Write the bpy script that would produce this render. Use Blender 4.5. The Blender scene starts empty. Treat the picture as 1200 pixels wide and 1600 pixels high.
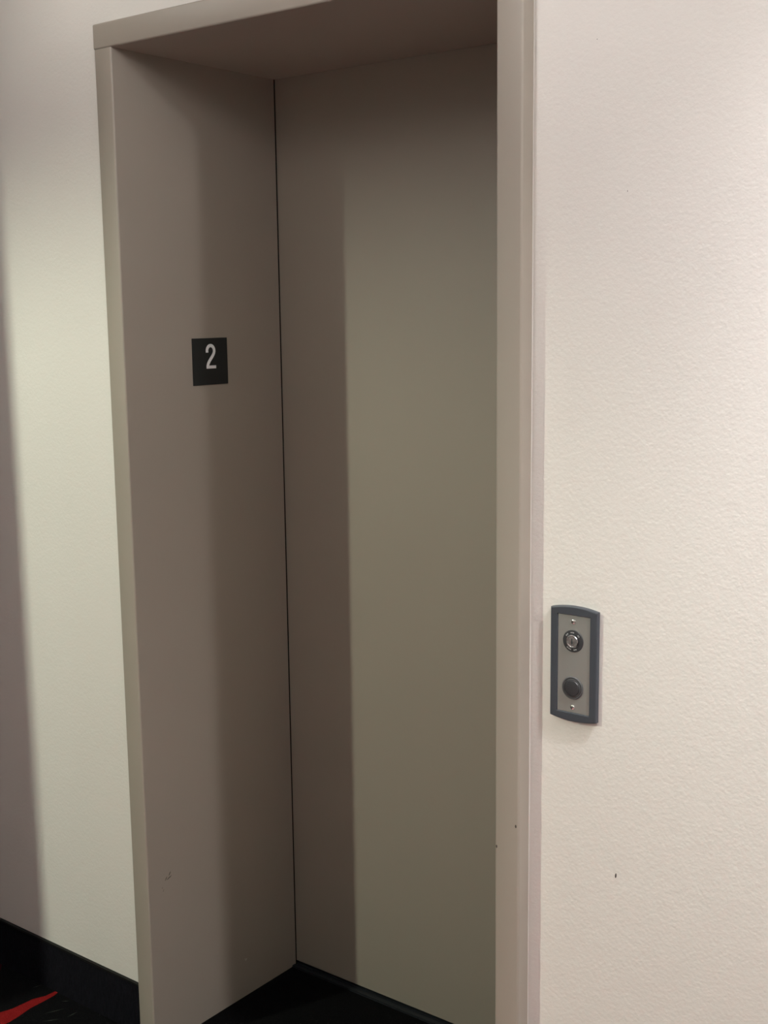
import bpy, bmesh, math, random
from mathutils import Vector, Matrix

S = bpy.context.scene
COL = S.collection

# ------------------------------------------------------------------ camera
CAM = (1.9795, -1.6973, 1.6202)
YAW, PITCH, ROLL, FPX = 0.6603, -0.1598, -0.0125, 1955.55
fwd = Vector((-math.sin(YAW) * math.cos(PITCH), math.cos(YAW) * math.cos(PITCH), math.sin(PITCH)))
rgt = Vector((math.cos(YAW), math.sin(YAW), 0))
upv = rgt.cross(fwd)
r2 = rgt * math.cos(ROLL) + upv * math.sin(ROLL)
u2 = upv * math.cos(ROLL) - rgt * math.sin(ROLL)
cd = bpy.data.cameras.new('camera')
cam = bpy.data.objects.new('camera', cd)
COL.objects.link(cam)
cam.matrix_world = Matrix(((r2.x, u2.x, -fwd.x, CAM[0]), (r2.y, u2.y, -fwd.y, CAM[1]),
                           (r2.z, u2.z, -fwd.z, CAM[2]), (0, 0, 0, 1)))
cd.sensor_fit = 'VERTICAL'
cd.sensor_height = 36.0
cd.lens = FPX * 36.0 / 1600.0
cd.clip_start = 0.02
S.camera = cam

# ------------------------------------------------------------------ world, exposure, lamps
CEIL = 2.46
YFRONT = -2.65
w = bpy.data.worlds.new('world')
S.world = w
w.use_nodes = True
w.node_tree.nodes['Background'].inputs[0].default_value = (0, 0, 0, 1)
w.node_tree.nodes['Background'].inputs[1].default_value = 0
S.view_settings.view_transform = 'Standard'
S.view_settings.look = 'None'
S.view_settings.gamma = 1
S.view_settings.use_curve_mapping = False
S.view_settings.exposure = 0.17


def spot(name, loc, aim, power, color, half, blend, radius):
    l = bpy.data.lights.new(name, 'SPOT')
    l.energy = power
    l.color = color
    l.spot_size = math.radians(2 * half)
    l.spot_blend = blend
    l.shadow_soft_size = radius
    o = bpy.data.objects.new(name, l)
    COL.objects.link(o)
    o.location = loc
    o.rotation_euler = (Vector(aim) - Vector(loc)).to_track_quat('-Z', 'Y').to_euler()
    return o


def point_lamp(name, loc, power, color, radius=0.08):
    l = bpy.data.lights.new(name, 'POINT')
    l.energy = power
    l.color = color
    l.shadow_soft_size = radius
    o = bpy.data.objects.new(name, l)
    COL.objects.link(o)
    o.location = loc
    return o


ZL = CEIL - .02
# adjustable downlight of the cross corridor on the left, past the wall corner, turned to the elevator wall
LT = 2.2
LX, LY = -0.412 * LT, -LT
AZ, EL = math.atan2(1.0, 2.23), math.radians(52)
spot('downlight_left', (LX, LY, ZL), (LX + math.sin(AZ) * 2, LY + math.cos(AZ) * 2, ZL - 2 * math.tan(EL)),
     181, (0.925, 1.0, 0.815), 43.5, 0.52, 0.034)
# recessed downlights in a row along the elevator wall on the right
RC = (1.0, 0.985, 0.995)
spot('downlight_right_narrow', (1.9, -.25, ZL), (1.9, -.25, 0), 64, RC, 45, 1.0, 0.04)
spot('downlight_right_medium', (1.9, -.25, ZL), (1.9, -.25, 0), 77, RC, 62, 1.0, 0.04)
# added unseen spot; its pool on the carpet bounces fill onto soffit and door
spot('bounce_fill_hall', (1.2, -1.2, ZL), (1.2, -1.2, 0), 4200, (0.9, 1, 1), 28, 0.6, 0.04)
# unseen point lamps added to fit the wall and jamb tones
point_lamp('point_right', (2.5, -.40, CEIL - .08), 25, RC, .035)
point_lamp('point_near', (1.9, -.25, CEIL - .08), 3.9, RC, .04)
point_lamp('fill_centre', (.8, -.7, CEIL - .10), 7.5, RC)
point_lamp('fill_left', (-.1, -.35, CEIL - .10), 1.75, (1.0, 1.0, 0.93))
point_lamp('fill_behind', (1.5, -1.4, CEIL - .10), 4.3, (0.85, 1.0, 1.0))


# ------------------------------------------------------------------ materials
def mat(name, color, rough=0.6, metal=0.0, spec=0.5, bump=None, var=None, coat=0):
    """bump: list of (scale, strength, distance, detail); var: (scale, amount) slight colour mottling"""
    m = bpy.data.materials.new(name)
    m.use_nodes = True
    nt = m.node_tree
    b = nt.nodes['Principled BSDF']
    b.inputs['Base Color'].default_value = (*color, 1)
    b.inputs['Roughness'].default_value = rough
    b.inputs['Metallic'].default_value = metal
    b.inputs['Specular IOR Level'].default_value = spec
    tc = nt.nodes.new('ShaderNodeTexCoord')
    if var:
        n = nt.nodes.new('ShaderNodeTexNoise')
        n.inputs['Scale'].default_value = var[0]
        n.inputs['Detail'].default_value = 3
        nt.links.new(tc.outputs['Object'], n.inputs['Vector'])
        mx = nt.nodes.new('ShaderNodeMix')
        mx.data_type = 'RGBA'
        mx.inputs[6].default_value = (*[c * (1 - var[1]) for c in color], 1)
        mx.inputs[7].default_value = (*[min(1, c * (1 + var[1])) for c in color], 1)
        nt.links.new(n.outputs['Fac'], mx.inputs[0])
        nt.links.new(mx.outputs[2], b.inputs['Base Color'])
    prev = None
    for (sc, st, di, de) in (bump or []):
        n = nt.nodes.new('ShaderNodeTexNoise')
        n.inputs['Scale'].default_value = sc
        n.inputs['Detail'].default_value = de
        nt.links.new(tc.outputs['Object'], n.inputs['Vector'])
        bp = nt.nodes.new('ShaderNodeBump')
        bp.inputs['Strength'].default_value = st
        bp.inputs['Distance'].default_value = di
        nt.links.new(n.outputs['Fac'], bp.inputs['Height'])
        if prev:
            nt.links.new(prev.outputs['Normal'], bp.inputs['Normal'])
        prev = bp
    if prev:
        nt.links.new(prev.outputs['Normal'], b.inputs['Normal'])
    return m


M_wall = mat('wall_paint', (0.74, 0.705, 0.665), 0.65, spec=0.3,
             bump=[(170, 0.16, 0.003, 3), (40, 0.10, 0.003, 2)], var=(2.2, 0.015))
M_bouncecut = mat('bounce_cut_paint', (0.07, 0.068, 0.07), 0.7, spec=0.25,
               bump=[(95, 0.32, 0.004, 4)])  # charcoal picked to cut bounce into the left shadow
M_ceil = mat('ceiling_paint', (0.75, 0.73, 0.68), 0.8, spec=0.2, bump=[(60, 0.2, 0.004, 3)])
M_frame = mat('frame_paint', (0.330, 0.290, 0.246), 0.42, spec=0.4, bump=[(260, 0.05, 0.001, 2)], var=(5, 0.02))
M_door = mat('door_paint', (0.275, 0.242, 0.200), 0.40, spec=0.4, bump=[(240, 0.05, 0.001, 2)], var=(4, 0.02))
M_scuff = mat('scuff_mark', (0.06, 0.05, 0.042), 0.7)
M_chip = mat('paint_chip', (0.62, 0.60, 0.56), 0.7)
M_walltick = mat('wall_tick', (0.10, 0.095, 0.09), 0.7)
M_dark = mat('hoistway_dark', (0.01, 0.01, 0.01), 0.9)
M_gapshade = mat('gap_shade_black', (0.006, 0.006, 0.006), 0.9, spec=0.05)  # near-black shade for the gap beside the door leaf
M_carpet = mat('carpet_black', (0.0055, 0.0055, 0.006), 1.0, spec=0.03, bump=[(420, 0.9, 0.004, 2)], var=(300, 0.6))
M_red = mat('carpet_red', (0.22, 0.012, 0.012), 1.0, spec=0.03, bump=[(420, 0.9, 0.004, 2)], var=(300, 0.25))
M_maroon = mat('carpet_maroon', (0.03, 0.004, 0.008), 1.0, spec=0.03, bump=[(420, 0.9, 0.004, 2)], var=(300, 0.3))
M_fleck = mat('carpet_fleck', (0.05, 0.055, 0.045), 1.0, spec=0.03, bump=[(420, 0.9, 0.004, 2)])
M_bouncegrey = mat('carpet_bounce_grey', (0.19, 0.18, 0.165), 1.0, spec=0.03, bump=[(420, 0.9, 0.004, 2)], var=(300, 0.25))  # pale slashes out of view, added to bounce light upward
M_base = mat('baseboard_carpet', (0.0078, 0.0076, 0.0110), 0.95, spec=0.08, bump=[(330, 0.8, 0.003, 2)], var=(220, 0.6))
M_edge = mat('baseboard_cap', (0.006, 0.006, 0.006), 0.6, spec=0.3)
M_sill = mat('sill_metal', (0.016, 0.018, 0.022), 0.5, metal=0.3, spec=0.4, bump=[(200, 0.1, 0.001, 2)])
M_sign = mat('sign_plastic', (0.0150, 0.0165, 0.0165), 0.55, spec=0.35)
M_num = mat('sign_numeral', (0.90, 0.91, 0.92), 0.5, spec=0.4)
M_bezel = mat('bezel_plastic', (0.050, 0.056, 0.068), 0.45, spec=0.4, bump=[(900, 0.1, 0.0005, 2)])
M_steel = mat('faceplate_steel', (0.425, 0.43, 0.41), 0.42, metal=0.75)
M_chrome = mat('chrome', (0.80, 0.80, 0.81), 0.18, metal=1.0)
M_screw = mat('screw_metal', (0.72, 0.71, 0.68), 0.25, metal=1.0)
M_black = mat('switch_black', (0.038, 0.039, 0.042), 0.4, spec=0.4)
M_ring = mat('button_ring', (0.085, 0.085, 0.088), 0.35, spec=0.5)
M_cap = mat('button_cap', (0.036, 0.036, 0.039), 0.3, spec=0.5)
M_print = mat('legend_print', (0.42, 0.42, 0.42), 0.6)


def stretch(m, vec):
    """anisotropic texture: scale the coordinates feeding every noise of the material"""
    nt = m.node_tree
    tc = next(n for n in nt.nodes if n.type == 'TEX_COORD')
    mp = nt.nodes.new('ShaderNodeMapping')
    mp.inputs['Scale'].default_value = vec
    nt.links.new(tc.outputs['Object'], mp.inputs['Vector'])
    for n in nt.nodes:
        if n.type == 'TEX_NOISE':
            nt.links.new(mp.outputs['Vector'], n.inputs['Vector'])


stretch(M_base, (1, 1, 0.22))


# ------------------------------------------------------------------ mesh helpers
def box(bm, lo, hi, mi=0):
    v = [bm.verts.new((x, y, z)) for x in (lo[0], hi[0]) for y in (lo[1], hi[1]) for z in (lo[2], hi[2])]
    for f in ((0, 1, 3, 2), (4, 6, 7, 5), (0, 4, 5, 1), (2, 3, 7, 6), (0, 2, 6, 4), (1, 5, 7, 3)):
        fc = bm.faces.new([v[i] for i in f])
        fc.material_index = mi
    return v


def bevel_all(bm, w_, seg=3):
    bmesh.ops.bevel(bm, geom=[e for e in bm.edges], offset=w_, segments=seg, affect='EDGES', profile=0.5)


def obj(name, bm, mats, parent=None, smooth=False, origin=None):
    bmesh.ops.recalc_face_normals(bm, faces=bm.faces)
    if origin is not None and parent is None:
        bmesh.ops.translate(bm, verts=bm.verts, vec=-Vector(origin))
    me = bpy.data.meshes.new(name)
    bm.to_mesh(me)
    bm.free()
    for m in (mats if isinstance(mats, (list, tuple)) else [mats]):
        me.materials.append(m)
    if smooth:
        me.polygons.foreach_set('use_smooth', [True] * len(me.polygons))
        try:
            me.set_sharp_from_angle(angle=math.radians(35))
        except Exception:
            pass
    o = bpy.data.objects.new(name, me)
    COL.objects.link(o)
    if parent is not None:
        o.parent = parent
        # geometry is written in world coordinates: cancel the parents' offset
        off = Vector((0, 0, 0))
        p = parent
        while p is not None:
            off += p.location
            p = p.parent
        o.location = -off
    elif origin is not None:
        o.location = origin
    return o


def tag(o, label=None, cat=None, kind=None, group=None):
    if label: o['label'] = label
    if cat: o['category'] = cat
    if kind: o['kind'] = kind
    if group: o['group'] = group
    return o


def empty(name, loc):
    o = bpy.data.objects.new(name, None)
    o.empty_display_size = 0.05
    COL.objects.link(o)
    o.location = loc
    return o


# ------------------------------------------------------------------ dimensions (metres)
W, D, H = 0.8905, 0.473, 2.134          # opening width, door depth, clear height
WL, WR, HT = 0.0494, 0.0477, 2.1827     # casing widths and top of the head casing
P = 0.0319                              # casing stands this far out of the wall
BB = 0.1234                             # baseboard height
XL, YC = -0.630, -1.17                  # side wall face and the y of its outer corner
lo_slope = (-0.42 - LX) / (P - LY)
YC = P + (XL + 0.42) / lo_slope         # the corner whose shadow ends at x = -0.42 on the wall
XR, YF, XFL = 4.6, YFRONT, -4.2

# ------------------------------------------------------------------ room shell
bm = bmesh.new()
YB = 0.60
box(bm, (XL - .1, P, 0), (-WL + .004, YB, CEIL))
box(bm, (W + WR - .004, P, 0), (XR, YB, CEIL))
box(bm, (-WL + .004, P, HT - .004), (W + WR - .004, YB, CEIL))
# slightly wavy bead of painted caulk where the wall meets the right casing
rnd = random.Random(4)
n = 180
prev = None
for i in range(n + 1):
    z = BB + (HT - BB) * i / n
    ww = 0.0007 + 0.0005 * math.sin(z * 9.0) + 0.0005 * rnd.random()
    if 1.95 < z < 2.05:
        ww += 0.0012 * rnd.random()
    ring = [bm.verts.new((W + WR - .002, P - 0.0009, z)), bm.verts.new((W + WR + ww * .6, P - 0.0007, z)),
            bm.verts.new((W + WR + ww * 1.5, P + 0.0003, z))]
    if prev:
        for a in range(2):
            bm.faces.new((prev[a], prev[a + 1], ring[a + 1], ring[a]))
    prev = ring
# small dark tick and nicks on the wall
def wall_mark(x, z, w_, h_, mi, tilt=0.0):
    pts = []
    for k in range(10):
        a = 2 * math.pi * k / 10
        px, pz = w_ / 2 * math.cos(a), h_ / 2 * math.sin(a)
        pts.append(bm.verts.new((x + px * math.cos(tilt) - pz * math.sin(tilt), P - .0004,
                                 z + px * math.sin(tilt) + pz * math.cos(tilt))))
    bm.faces.new(pts).material_index = mi
wall_mark(1.102, 0.713, 0.0030, 0.0085, 1, -0.1)
wall_mark(1.047, 2.012, 0.0014, 0.0014, 1)
wall_mark(1.101, 1.790, 0.0009, 0.003, 1)
tag(obj('wall_back', bm, [M_wall, M_walltick]), 'off-white orange-peel textured wall around the elevator doorway', 'wall', 'structure')

bm = bmesh.new()
box(bm, (XFL, YC, 0), (XL, P, CEIL))  # unseen wall added to cast the shadow edge left of the doorway
tag(obj('shadow_wall_left', bm, M_bouncecut), 'unseen charcoal wall added to shade the wall left of the elevator', 'wall', 'structure')
bm = bmesh.new()
box(bm, (XR, YF, 0), (XR + .1, YB, CEIL))
tag(obj('wall_right', bm, M_wall), 'off-white wall at the right end of the hall', 'wall', 'structure')
bm = bmesh.new()
box(bm, (XFL, YF - .1, 0), (XR, YF, CEIL))
tag(obj('wall_front', bm, M_wall), 'off-white wall facing the elevator, behind the viewer', 'wall', 'structure')
bm = bmesh.new()
box(bm, (XFL - .1, YF - .1, 0), (XFL, P, CEIL))
tag(obj('wall_far_left', bm, M_wall), 'off-white wall at the left end of the cross corridor', 'wall', 'structure')
bm = bmesh.new()
box(bm, (XFL - .1, YF - .1, CEIL), (XR + .1, YB, CEIL + .1))
tag(obj('ceiling', bm, M_ceil), 'plain white ceiling of the hall', 'ceiling', 'structure')

# floor: black carpet with a woven pattern of red slashes and faint flecks
bm = bmesh.new()
box(bm, (XFL - .1, YF - .1, -.1), (XR + .1, YB, 0))


def poly(pts, mi, z=0.0006):
    f = bm.faces.new([bm.verts.new((x, y, z)) for x, y in pts])
    f.material_index = mi


RED = [(-0.3775, 0.0300), (-0.372, 0.0115), (-0.371, -0.0200), (-0.372, -0.0560),
                    (-0.365, -0.0950), (-0.362, -0.1240), (-0.380, -0.190), (-0.43, -0.235), (-0.455, -0.200),
                    (-0.425, -0.138), (-0.405, -0.0840), (-0.4005, -0.0280), (-0.388, -0.0020), (-0.3860, 0.0260)]
poly(RED, 1)
rnd = random.Random(11)
for i in range(1500):  # out-of-view slashes, made dense and pale to bounce light toward the soffit
    cx, cy = rnd.uniform(-3.8, 4.2), rnd.uniform(-2.4, -0.35)
    a = math.radians(78 + rnd.gauss(0, 18))
    L = rnd.uniform(0.12, 0.3)
    wd = rnd.uniform(0.012, 0.030)
    pts = []
    for k in range(9):
        t = k / 8
        pts.append((t - .5, wd * math.sin(math.pi * min(1, t * 1.05 + .02)) * rnd.uniform(.7, 1.2)))
    up = [(L * t, s) for t, s in pts]
    dn = [(L * t, -s * .8) for t, s in reversed(pts)]
    poly([(cx + x * math.cos(a) - y * math.sin(a), cy + x * math.sin(a) + y * math.cos(a)) for x, y in up + dn[1:-1]],
         rnd.choice((1, 1, 2, 4, 4, 4)), 0.0004 + i * 0.0000004)
# maroon slash by the baseboard and hair-thin flecks in front of it
poly([(-0.62, 0.030), (-0.596, 0.024), (-0.575, 0.004), (-0.566, -0.014), (-0.58, -0.016), (-0.61, 0.006)], 2)
for (x, y, L, a) in ((-0.315, -0.03, 0.05, 1.1), (-0.27, -0.015, 0.03, 1.5), (-0.29, -0.06, 0.04, .9), (-0.245, -0.05, 0.02, .4),
                     (-0.33, 0.012, 0.018, .7), (-0.44, 0.012, 0.02, 1.2), (-0.25, -0.10, 0.05, 1.2)):
    dx, dy = math.cos(a) * L / 2, math.sin(a) * L / 2
    nx, ny = -math.sin(a) * .0011, math.cos(a) * .0011
    poly([(x - dx, y - dy), (x + nx, y + ny), (x + dx, y + dy), (x - nx, y - ny)], 3, 0.0008)
tag(obj('floor', bm, [M_carpet, M_red, M_maroon, M_fleck, M_bouncegrey]), 'black carpet with red slash pattern', 'floor', 'structure')


# baseboards: carpet strip with a bound top edge
def baseboard(name, x0, x1, label, y=P):
    bm = bmesh.new()
    box(bm, (x0, y - .006, 0), (x1, y + .001, BB - .004))
    box(bm, (x0, y - .0075, BB - .005), (x1, y + .001, BB), 1)
    tag(obj(name, bm, [M_base, M_edge]), label, 'baseboard', 'structure')


baseboard('baseboard_back_left', XL, -WL + .001, 'black carpet baseboard under the wall left of the doorway')
baseboard('baseboard_back_right', W + WR - .001, XR, 'black baseboard along the wall right of the doorway')
bm = bmesh.new()
box(bm, (XL - .001, YC - .006, 0), (XL + .006, P - .007, BB - .004))
box(bm, (XL - .001, YC - .0075, BB - .005), (XL + .0075, P - .0076, BB), 1)
tag(obj('baseboard_left', bm, [M_base, M_edge]), 'black carpet baseboard along the left side wall', 'baseboard', 'structure')

# ------------------------------------------------------------------ elevator door frame
GAP = 0.0055
frame = empty('trim_1', (W / 2, 0, 0))
tag(frame, 'taupe painted steel elevator door frame with deep jambs', 'door frame', 'structure')


def jamb(x0, x1):
    bm = bmesh.new()
    box(bm, (x0, 0, 0), (x1, D - GAP, H))
    es = [e for e in bm.edges if abs(e.verts[0].co.z - e.verts[1].co.z) > 1 and e.verts[0].co.y < .01]
    bmesh.ops.bevel(bm, geom=es, offset=.004, segments=4, affect='EDGES', profile=0.5)
    return bm


def side_mark(bm, x, y, z, ly, lz, ang, mi):
    """thin irregular scratch lying on a jamb face"""
    pts = []
    for k in range(12):
        a = 2 * math.pi * k / 12
        r = 1 + 0.25 * math.sin(k * 2.7)
        py, pz = ly / 2 * math.cos(a) * r, lz / 2 * math.sin(a) * r
        pts.append(bm.verts.new((x + .0003, y + py * math.cos(ang) - pz * math.sin(ang), z + py * math.sin(ang) + pz * math.cos(ang))))
    f = bm.faces.new(pts)
    f.material_index = mi


bm = jamb(-WL, 0)
side_mark(bm, 0, 0.063, 0.3975, 0.010, 0.0024, 0.95, 1)
side_mark(bm, 0, 0.052, 0.3895, 0.010, 0.0022, 0.9, 1)
side_mark(bm, 0, 0.061, 0.3885, 0.016, 0.0024, 0.35, 1)
side_mark(bm, 0, 0.040, 0.372, 0.004, 0.0010, 0.9, 1)
side_mark(bm, 0, 0.043, 0.365, 0.007, 0.0010, 1.1, 1)
side_mark(bm, 0, 0.292, 0.092, 0.007, 0.0022, 0.7, 2)
side_mark(bm, 0, 0.288, 0.095, 0.003, 0.0015, 0.2, 2)
obj('jamb', bm, [M_frame, M_scuff, M_chip], frame, smooth=True)
bm = jamb(W, W + WR)
for (x, z) in ((W + .004, 0.72), (W + WR - .006, 0.765)):
    pts = [bm.verts.new((x + .0016 * math.cos(k * math.pi / 4), -.0003, z + .003 * math.sin(k * math.pi / 4))) for k in range(8)]
    bm.faces.new(pts).material_index = 1
obj('jamb', bm, [M_frame, M_scuff], frame, smooth=True)
bm = bmesh.new()
box(bm, (-WL, 0, H), (W + WR, D - .003, HT))
es = [e for e in bm.edges if all(v.co.y < .01 for v in e.verts) and abs(e.verts[0].co.x - e.verts[1].co.x) > .5]
bmesh.ops.bevel(bm, geom=es, offset=.004, segments=4, affect='EDGES', profile=0.5)
obj('head', bm, M_frame, frame, smooth=True)
# black strips painting in the shade of the gap between jambs and door leaf
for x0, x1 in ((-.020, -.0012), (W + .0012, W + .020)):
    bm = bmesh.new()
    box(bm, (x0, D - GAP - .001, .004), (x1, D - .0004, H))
    obj('gap_shade_strip', bm, M_gapshade, frame)

# ------------------------------------------------------------------ elevator door leaf
bm = bmesh.new()
box(bm, (-0.040, D, 0.009), (W + 0.040, D + .032, H + .02))
bevel_all(bm, .0015, 2)
tag(obj('door_1', bm, M_door, origin=(W / 2, D, 0.009)), 'flat taupe painted sliding elevator door, closed, recessed in its frame', 'elevator door', 'structure')

# dark sill under the door with its guide grooves
bm = bmesh.new()
box(bm, (-.0005, D - .018, 0), (W + .0005, D - .008, .004))
box(bm, (-.0005, D - .002, 0), (W + .0005, D + .034, .004))
box(bm, (-.0005, D - .020, 0), (W + .0005, D + .034, .001))
tag(obj('trim_2', bm, M_sill, origin=(W / 2, D, 0)), 'dark grooved metal sill at the foot of the elevator door', 'door sill', 'structure')

# ------------------------------------------------------------------ floor number sign on the left jamb
SY0, SY1, SZ0, SZ1 = 0.1874, 0.2921, 1.4645, 1.5654
TH = 0.0025
sign = empty('floor_number_sign', (0, (SY0 + SY1) / 2, SZ0))
tag(sign, 'small square black sign with a pale numeral 2 on the left door jamb', 'sign')
bm = bmesh.new()
box(bm, (0, SY0, SZ0), (TH, SY1, SZ1))
bevel_all(bm, .0006, 2)
obj('plate', bm, M_sign, sign)


def stroke_outline(path, half):
    L, R_ = [], []
    for i, p in enumerate(path):
        a = path[max(0, i - 1)]
        b = path[min(len(path) - 1, i + 1)]
        d = Vector((b[0] - a[0], b[1] - a[1])).normalized()
        nrm = Vector((-d.y, d.x))
        L.append((p[0] + nrm.x * half, p[1] + nrm.y * half))
        R_.append((p[0] - nrm.x * half, p[1] - nrm.y * half))
    return L, R_


# centreline of the numeral: hook, bowl and diagonal; the foot is a bar of its own inside the same mesh
NW, NH, HS = 0.0290, 0.0530, 0.0035
path = [(HS, 0.0345), (HS, 0.0372)]
cxn, czn, ra, rb = NW / 2 - .0004, 0.0382, NW / 2 - HS - .0002, NH - HS - 0.0382
for k in range(0, 13):
    a = math.pi - math.pi * k / 12
    path.append((cxn + ra * math.cos(a), czn + rb * math.sin(a)))
P0, P1, P2, P3 = (cxn + ra, czn), (cxn + ra, 0.0265), (HS + .0016, 0.0175), (HS + .0008, 0.0042)
for k in range(1, 15):
    t = k / 14
    path.append(tuple((1 - t) ** 3 * P0[j] + 3 * (1 - t) ** 2 * t * P1[j] + 3 * (1 - t) * t * t * P2[j] + t ** 3 * P3[j] for j in (0, 1)))
L_, R_ = stroke_outline(path, HS)
bm = bmesh.new()
ny0, nz0 = 0.2408 - NW / 2, 1.4997


def prism(pairs_l, pairs_r, x0, x1):
    a = [[bm.verts.new((x, ny0 + p[0], nz0 + p[1])) for p in side] for side in (pairs_l, pairs_r) for x in (x0, x1)]
    for i in range(len(pairs_l) - 1):
        bm.faces.new((a[1][i], a[1][i + 1], a[3][i + 1], a[3][i]))
        bm.faces.new((a[0][i], a[1][i], a[1][i + 1], a[0][i + 1]))
        bm.faces.new((a[2][i], a[2][i + 1], a[3][i + 1], a[3][i]))
    for i in (0, len(pairs_l) - 1):
        bm.faces.new((a[0][i], a[1][i], a[3][i], a[2][i]))


prism(L_, R_, TH - .0004, TH + .0008)
bx = [(0.0008, 0.0), (NW, 0.0)], [(0.0008, 0.0064), (NW, 0.0064)]
prism(bx[0], bx[1], TH - .0004, TH + .00085)
obj('numeral', bm, M_num, sign)['label'] = 'pale grey numeral 2'

# ------------------------------------------------------------------ call station on the right wall
CX, CZ = 1.0238, 1.0543
HW, HH, ARC, BT = 0.0423, 0.0905, 0.0050, 0.0085   # half width, half height at corners, arch, thickness
FW, FH = 0.0290, 0.0805                             # face plate half size
FY = P - 0.0066                                     # front of the face plate
st = empty('elevator_call_station', (CX, P, CZ - HH))
tag(st, 'dark framed steel elevator call plate with key switch and round button on right wall', 'call button panel')


def outline(hw, hh, arc, inset=0.0, n_=16):
    pts = []
    hw, hh = hw - inset, hh - inset
    for k in range(n_ + 1):
        t = -1 + 2 * k / n_
        pts.append((hw * t, hh + arc * (1 - t * t)))
    for k in range(n_ + 1):
        t = 1 - 2 * k / n_
        pts.append((hw * t, -hh - arc * (1 - t * t)))
    return pts


def inner_rect(hw, hh, n_=16):
    pts = []
    for k in range(n_ + 1):
        pts.append((hw * (-1 + 2 * k / n_), hh))
    for k in range(n_ + 1):
        pts.append((hw * (1 - 2 * k / n_), -hh))
    return pts


bm = bmesh.new()
loops = []
for pts, y in ((outline(HW, HH, ARC), P), (outline(HW, HH, ARC), P - BT + .0016), (outline(HW, HH, ARC, .0006), P - BT + .0005),
               (outline(HW, HH, ARC, .0016), P - BT), (inner_rect(FW + .0012, FH + .0012), P - BT),
               (inner_rect(FW + .0004, FH + .0004), P - BT + .0008), (inner_rect(FW + .0002, FH + .0002), P - .003)):
    loops.append([bm.verts.new((CX + x, y, CZ + z)) for x, z in pts])
for a, b in zip(loops, loops[1:]):
    for i in range(len(a)):
        j = (i + 1) % len(a)
        bm.faces.new((a[i], a[j], b[j], b[i]))
obj('bezel', bm, M_bezel, st)
bm = bmesh.new()
box(bm, (CX - FW, FY, CZ - FH), (CX + FW, P, CZ + FH))
face = obj('face_plate', bm, M_steel, st)
face['label'] = 'brushed steel face plate'


def lathe(bm, cx, cz, prof, n_=48, mi=0, cap=True):
    """prof: list of (radius, y) from the wall outwards; turned around the y axis through (cx, cz)"""
    rings = []
    for r, y in prof:
        rings.append([bm.verts.new((cx + r * math.cos(2 * math.pi * k / n_), y, cz + r * math.sin(2 * math.pi * k / n_))) for k in range(n_)])
    for a, b in zip(rings, rings[1:]):
        for i in range(n_):
            j = (i + 1) % n_
            bm.faces.new((a[i], a[j], b[j], b[i])).material_index = mi
    if cap:
        bm.faces.new(rings[-1]).material_index = mi


# two domed screws, a slot across each
for z, ang in ((CZ + .0705, .6), (CZ - .0715, -.5)):
    bm = bmesh.new()
    lathe(bm, CX - .0008, z, [(.0042, FY + .0002), (.0042, FY - .0003), (.0036, FY - .0013), (.0022, FY - .0019), (.0008, FY - .0021)], 20)
    for s in (1,):
        v = box(bm, (-.0031, FY - .00215, -.00035), (.0031, FY - .0012, .00035), 1)
        bmesh.ops.rotate(bm, verts=v, cent=(0, 0, 0), matrix=Matrix.Rotation(ang, 3, 'Y'))
        bmesh.ops.translate(bm, verts=v, vec=(CX - .0008, 0, z))
    obj('screw', bm, [M_screw, M_black], face, smooth=True)

# key switch: black collar with pale legend marks, chrome lock cylinder with a key slot
KX, KZ = CX - .0012, CZ + .0386
bm = bmesh.new()
lathe(bm, KX, KZ, [(.0183, FY + .0002), (.0183, FY - .0009), (.0176, FY - .0016), (.0112, FY - .0018), (.0110, FY - .0006)], 56, cap=False)
collar = obj('key_collar', bm, M_black, st, smooth=True)
bm = bmesh.new()


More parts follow.
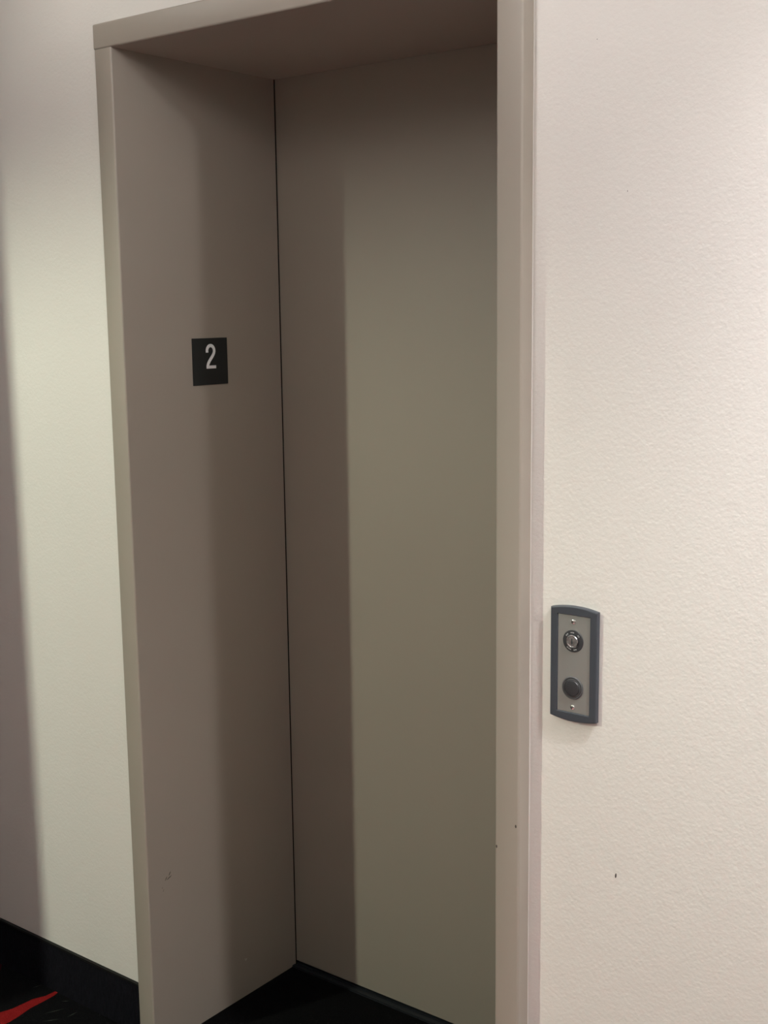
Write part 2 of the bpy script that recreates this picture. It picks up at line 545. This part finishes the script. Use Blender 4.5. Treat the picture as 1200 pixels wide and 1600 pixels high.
def arc_mark(a0, a1, r0, r1):
    n_ = 6
    prev_ = None
    for k in range(n_ + 1):
        a = math.radians(a0 + (a1 - a0) * k / n_)
        c = [bm.verts.new((KX + r * math.cos(a), FY - .0020, KZ + r * math.sin(a))) for r in (r0, r1)]
        if prev_:
            bm.faces.new((prev_[0], c[0], c[1], prev_[1]))
        prev_ = c


for a0, a1 in ((127, 135), (138, 147), (80, 88), (91, 99), (102, 106), (35, 41), (44, 50), (225, 236), (239, 247), (250, 258), (278, 287), (290, 300)):
    arc_mark(a0, a1, .0132, .0152)
obj('legend', bm, M_print, collar)
bm = bmesh.new()
lathe(bm, KX, KZ, [(.0107, FY + .0002), (.0107, FY - .0042), (.0099, FY - .0052), (.0084, FY - .0052), (.0080, FY - .0048)], 48)
cyl = obj('lock_cylinder', bm, M_chrome, st, smooth=True)
cyl['label'] = 'chrome lock cylinder'
bm = bmesh.new()
pts = [(-.0007, .0052), (.0006, .0054), (.0011, .0010), (.0017, -.0018), (.0008, -.0048), (-.0006, -.0050), (-.0015, -.0016), (-.0010, .0012)]
top = [bm.verts.new((KX + x, FY - .0050, KZ + z)) for x, z in pts]
bot = [bm.verts.new((KX + x, FY - .0040, KZ + z)) for x, z in pts]
bm.faces.new(top)
for i in range(len(pts)):
    j = (i + 1) % len(pts)
    bm.faces.new((top[i], top[j], bot[j], bot[i]))
obj('key_slot', bm, M_black, cyl)

# call button: grey ring with a groove, darker domed cap
UX, UZ = CX - .0012, CZ - .0392
bm = bmesh.new()
lathe(bm, UX, UZ, [(.0190, FY + .0002), (.0190, FY - .0012), (.0180, FY - .0022), (.0166, FY - .0022), (.0160, FY - .0012),
                   (.0152, FY - .0012), (.0148, FY - .0026), (.0140, FY - .0028), (.0136, FY - .0005)], 56, cap=False)
obj('button_ring', bm, M_ring, st, smooth=True)
bm = bmesh.new()
lathe(bm, UX, UZ, [(.0132, FY + .0002), (.0132, FY - .0028), (.0124, FY - .0038), (.0100, FY - .0042), (.0060, FY - .0045), (.0015, FY - .0046)], 48)
obj('button_cap', bm, M_cap, st, smooth=True)
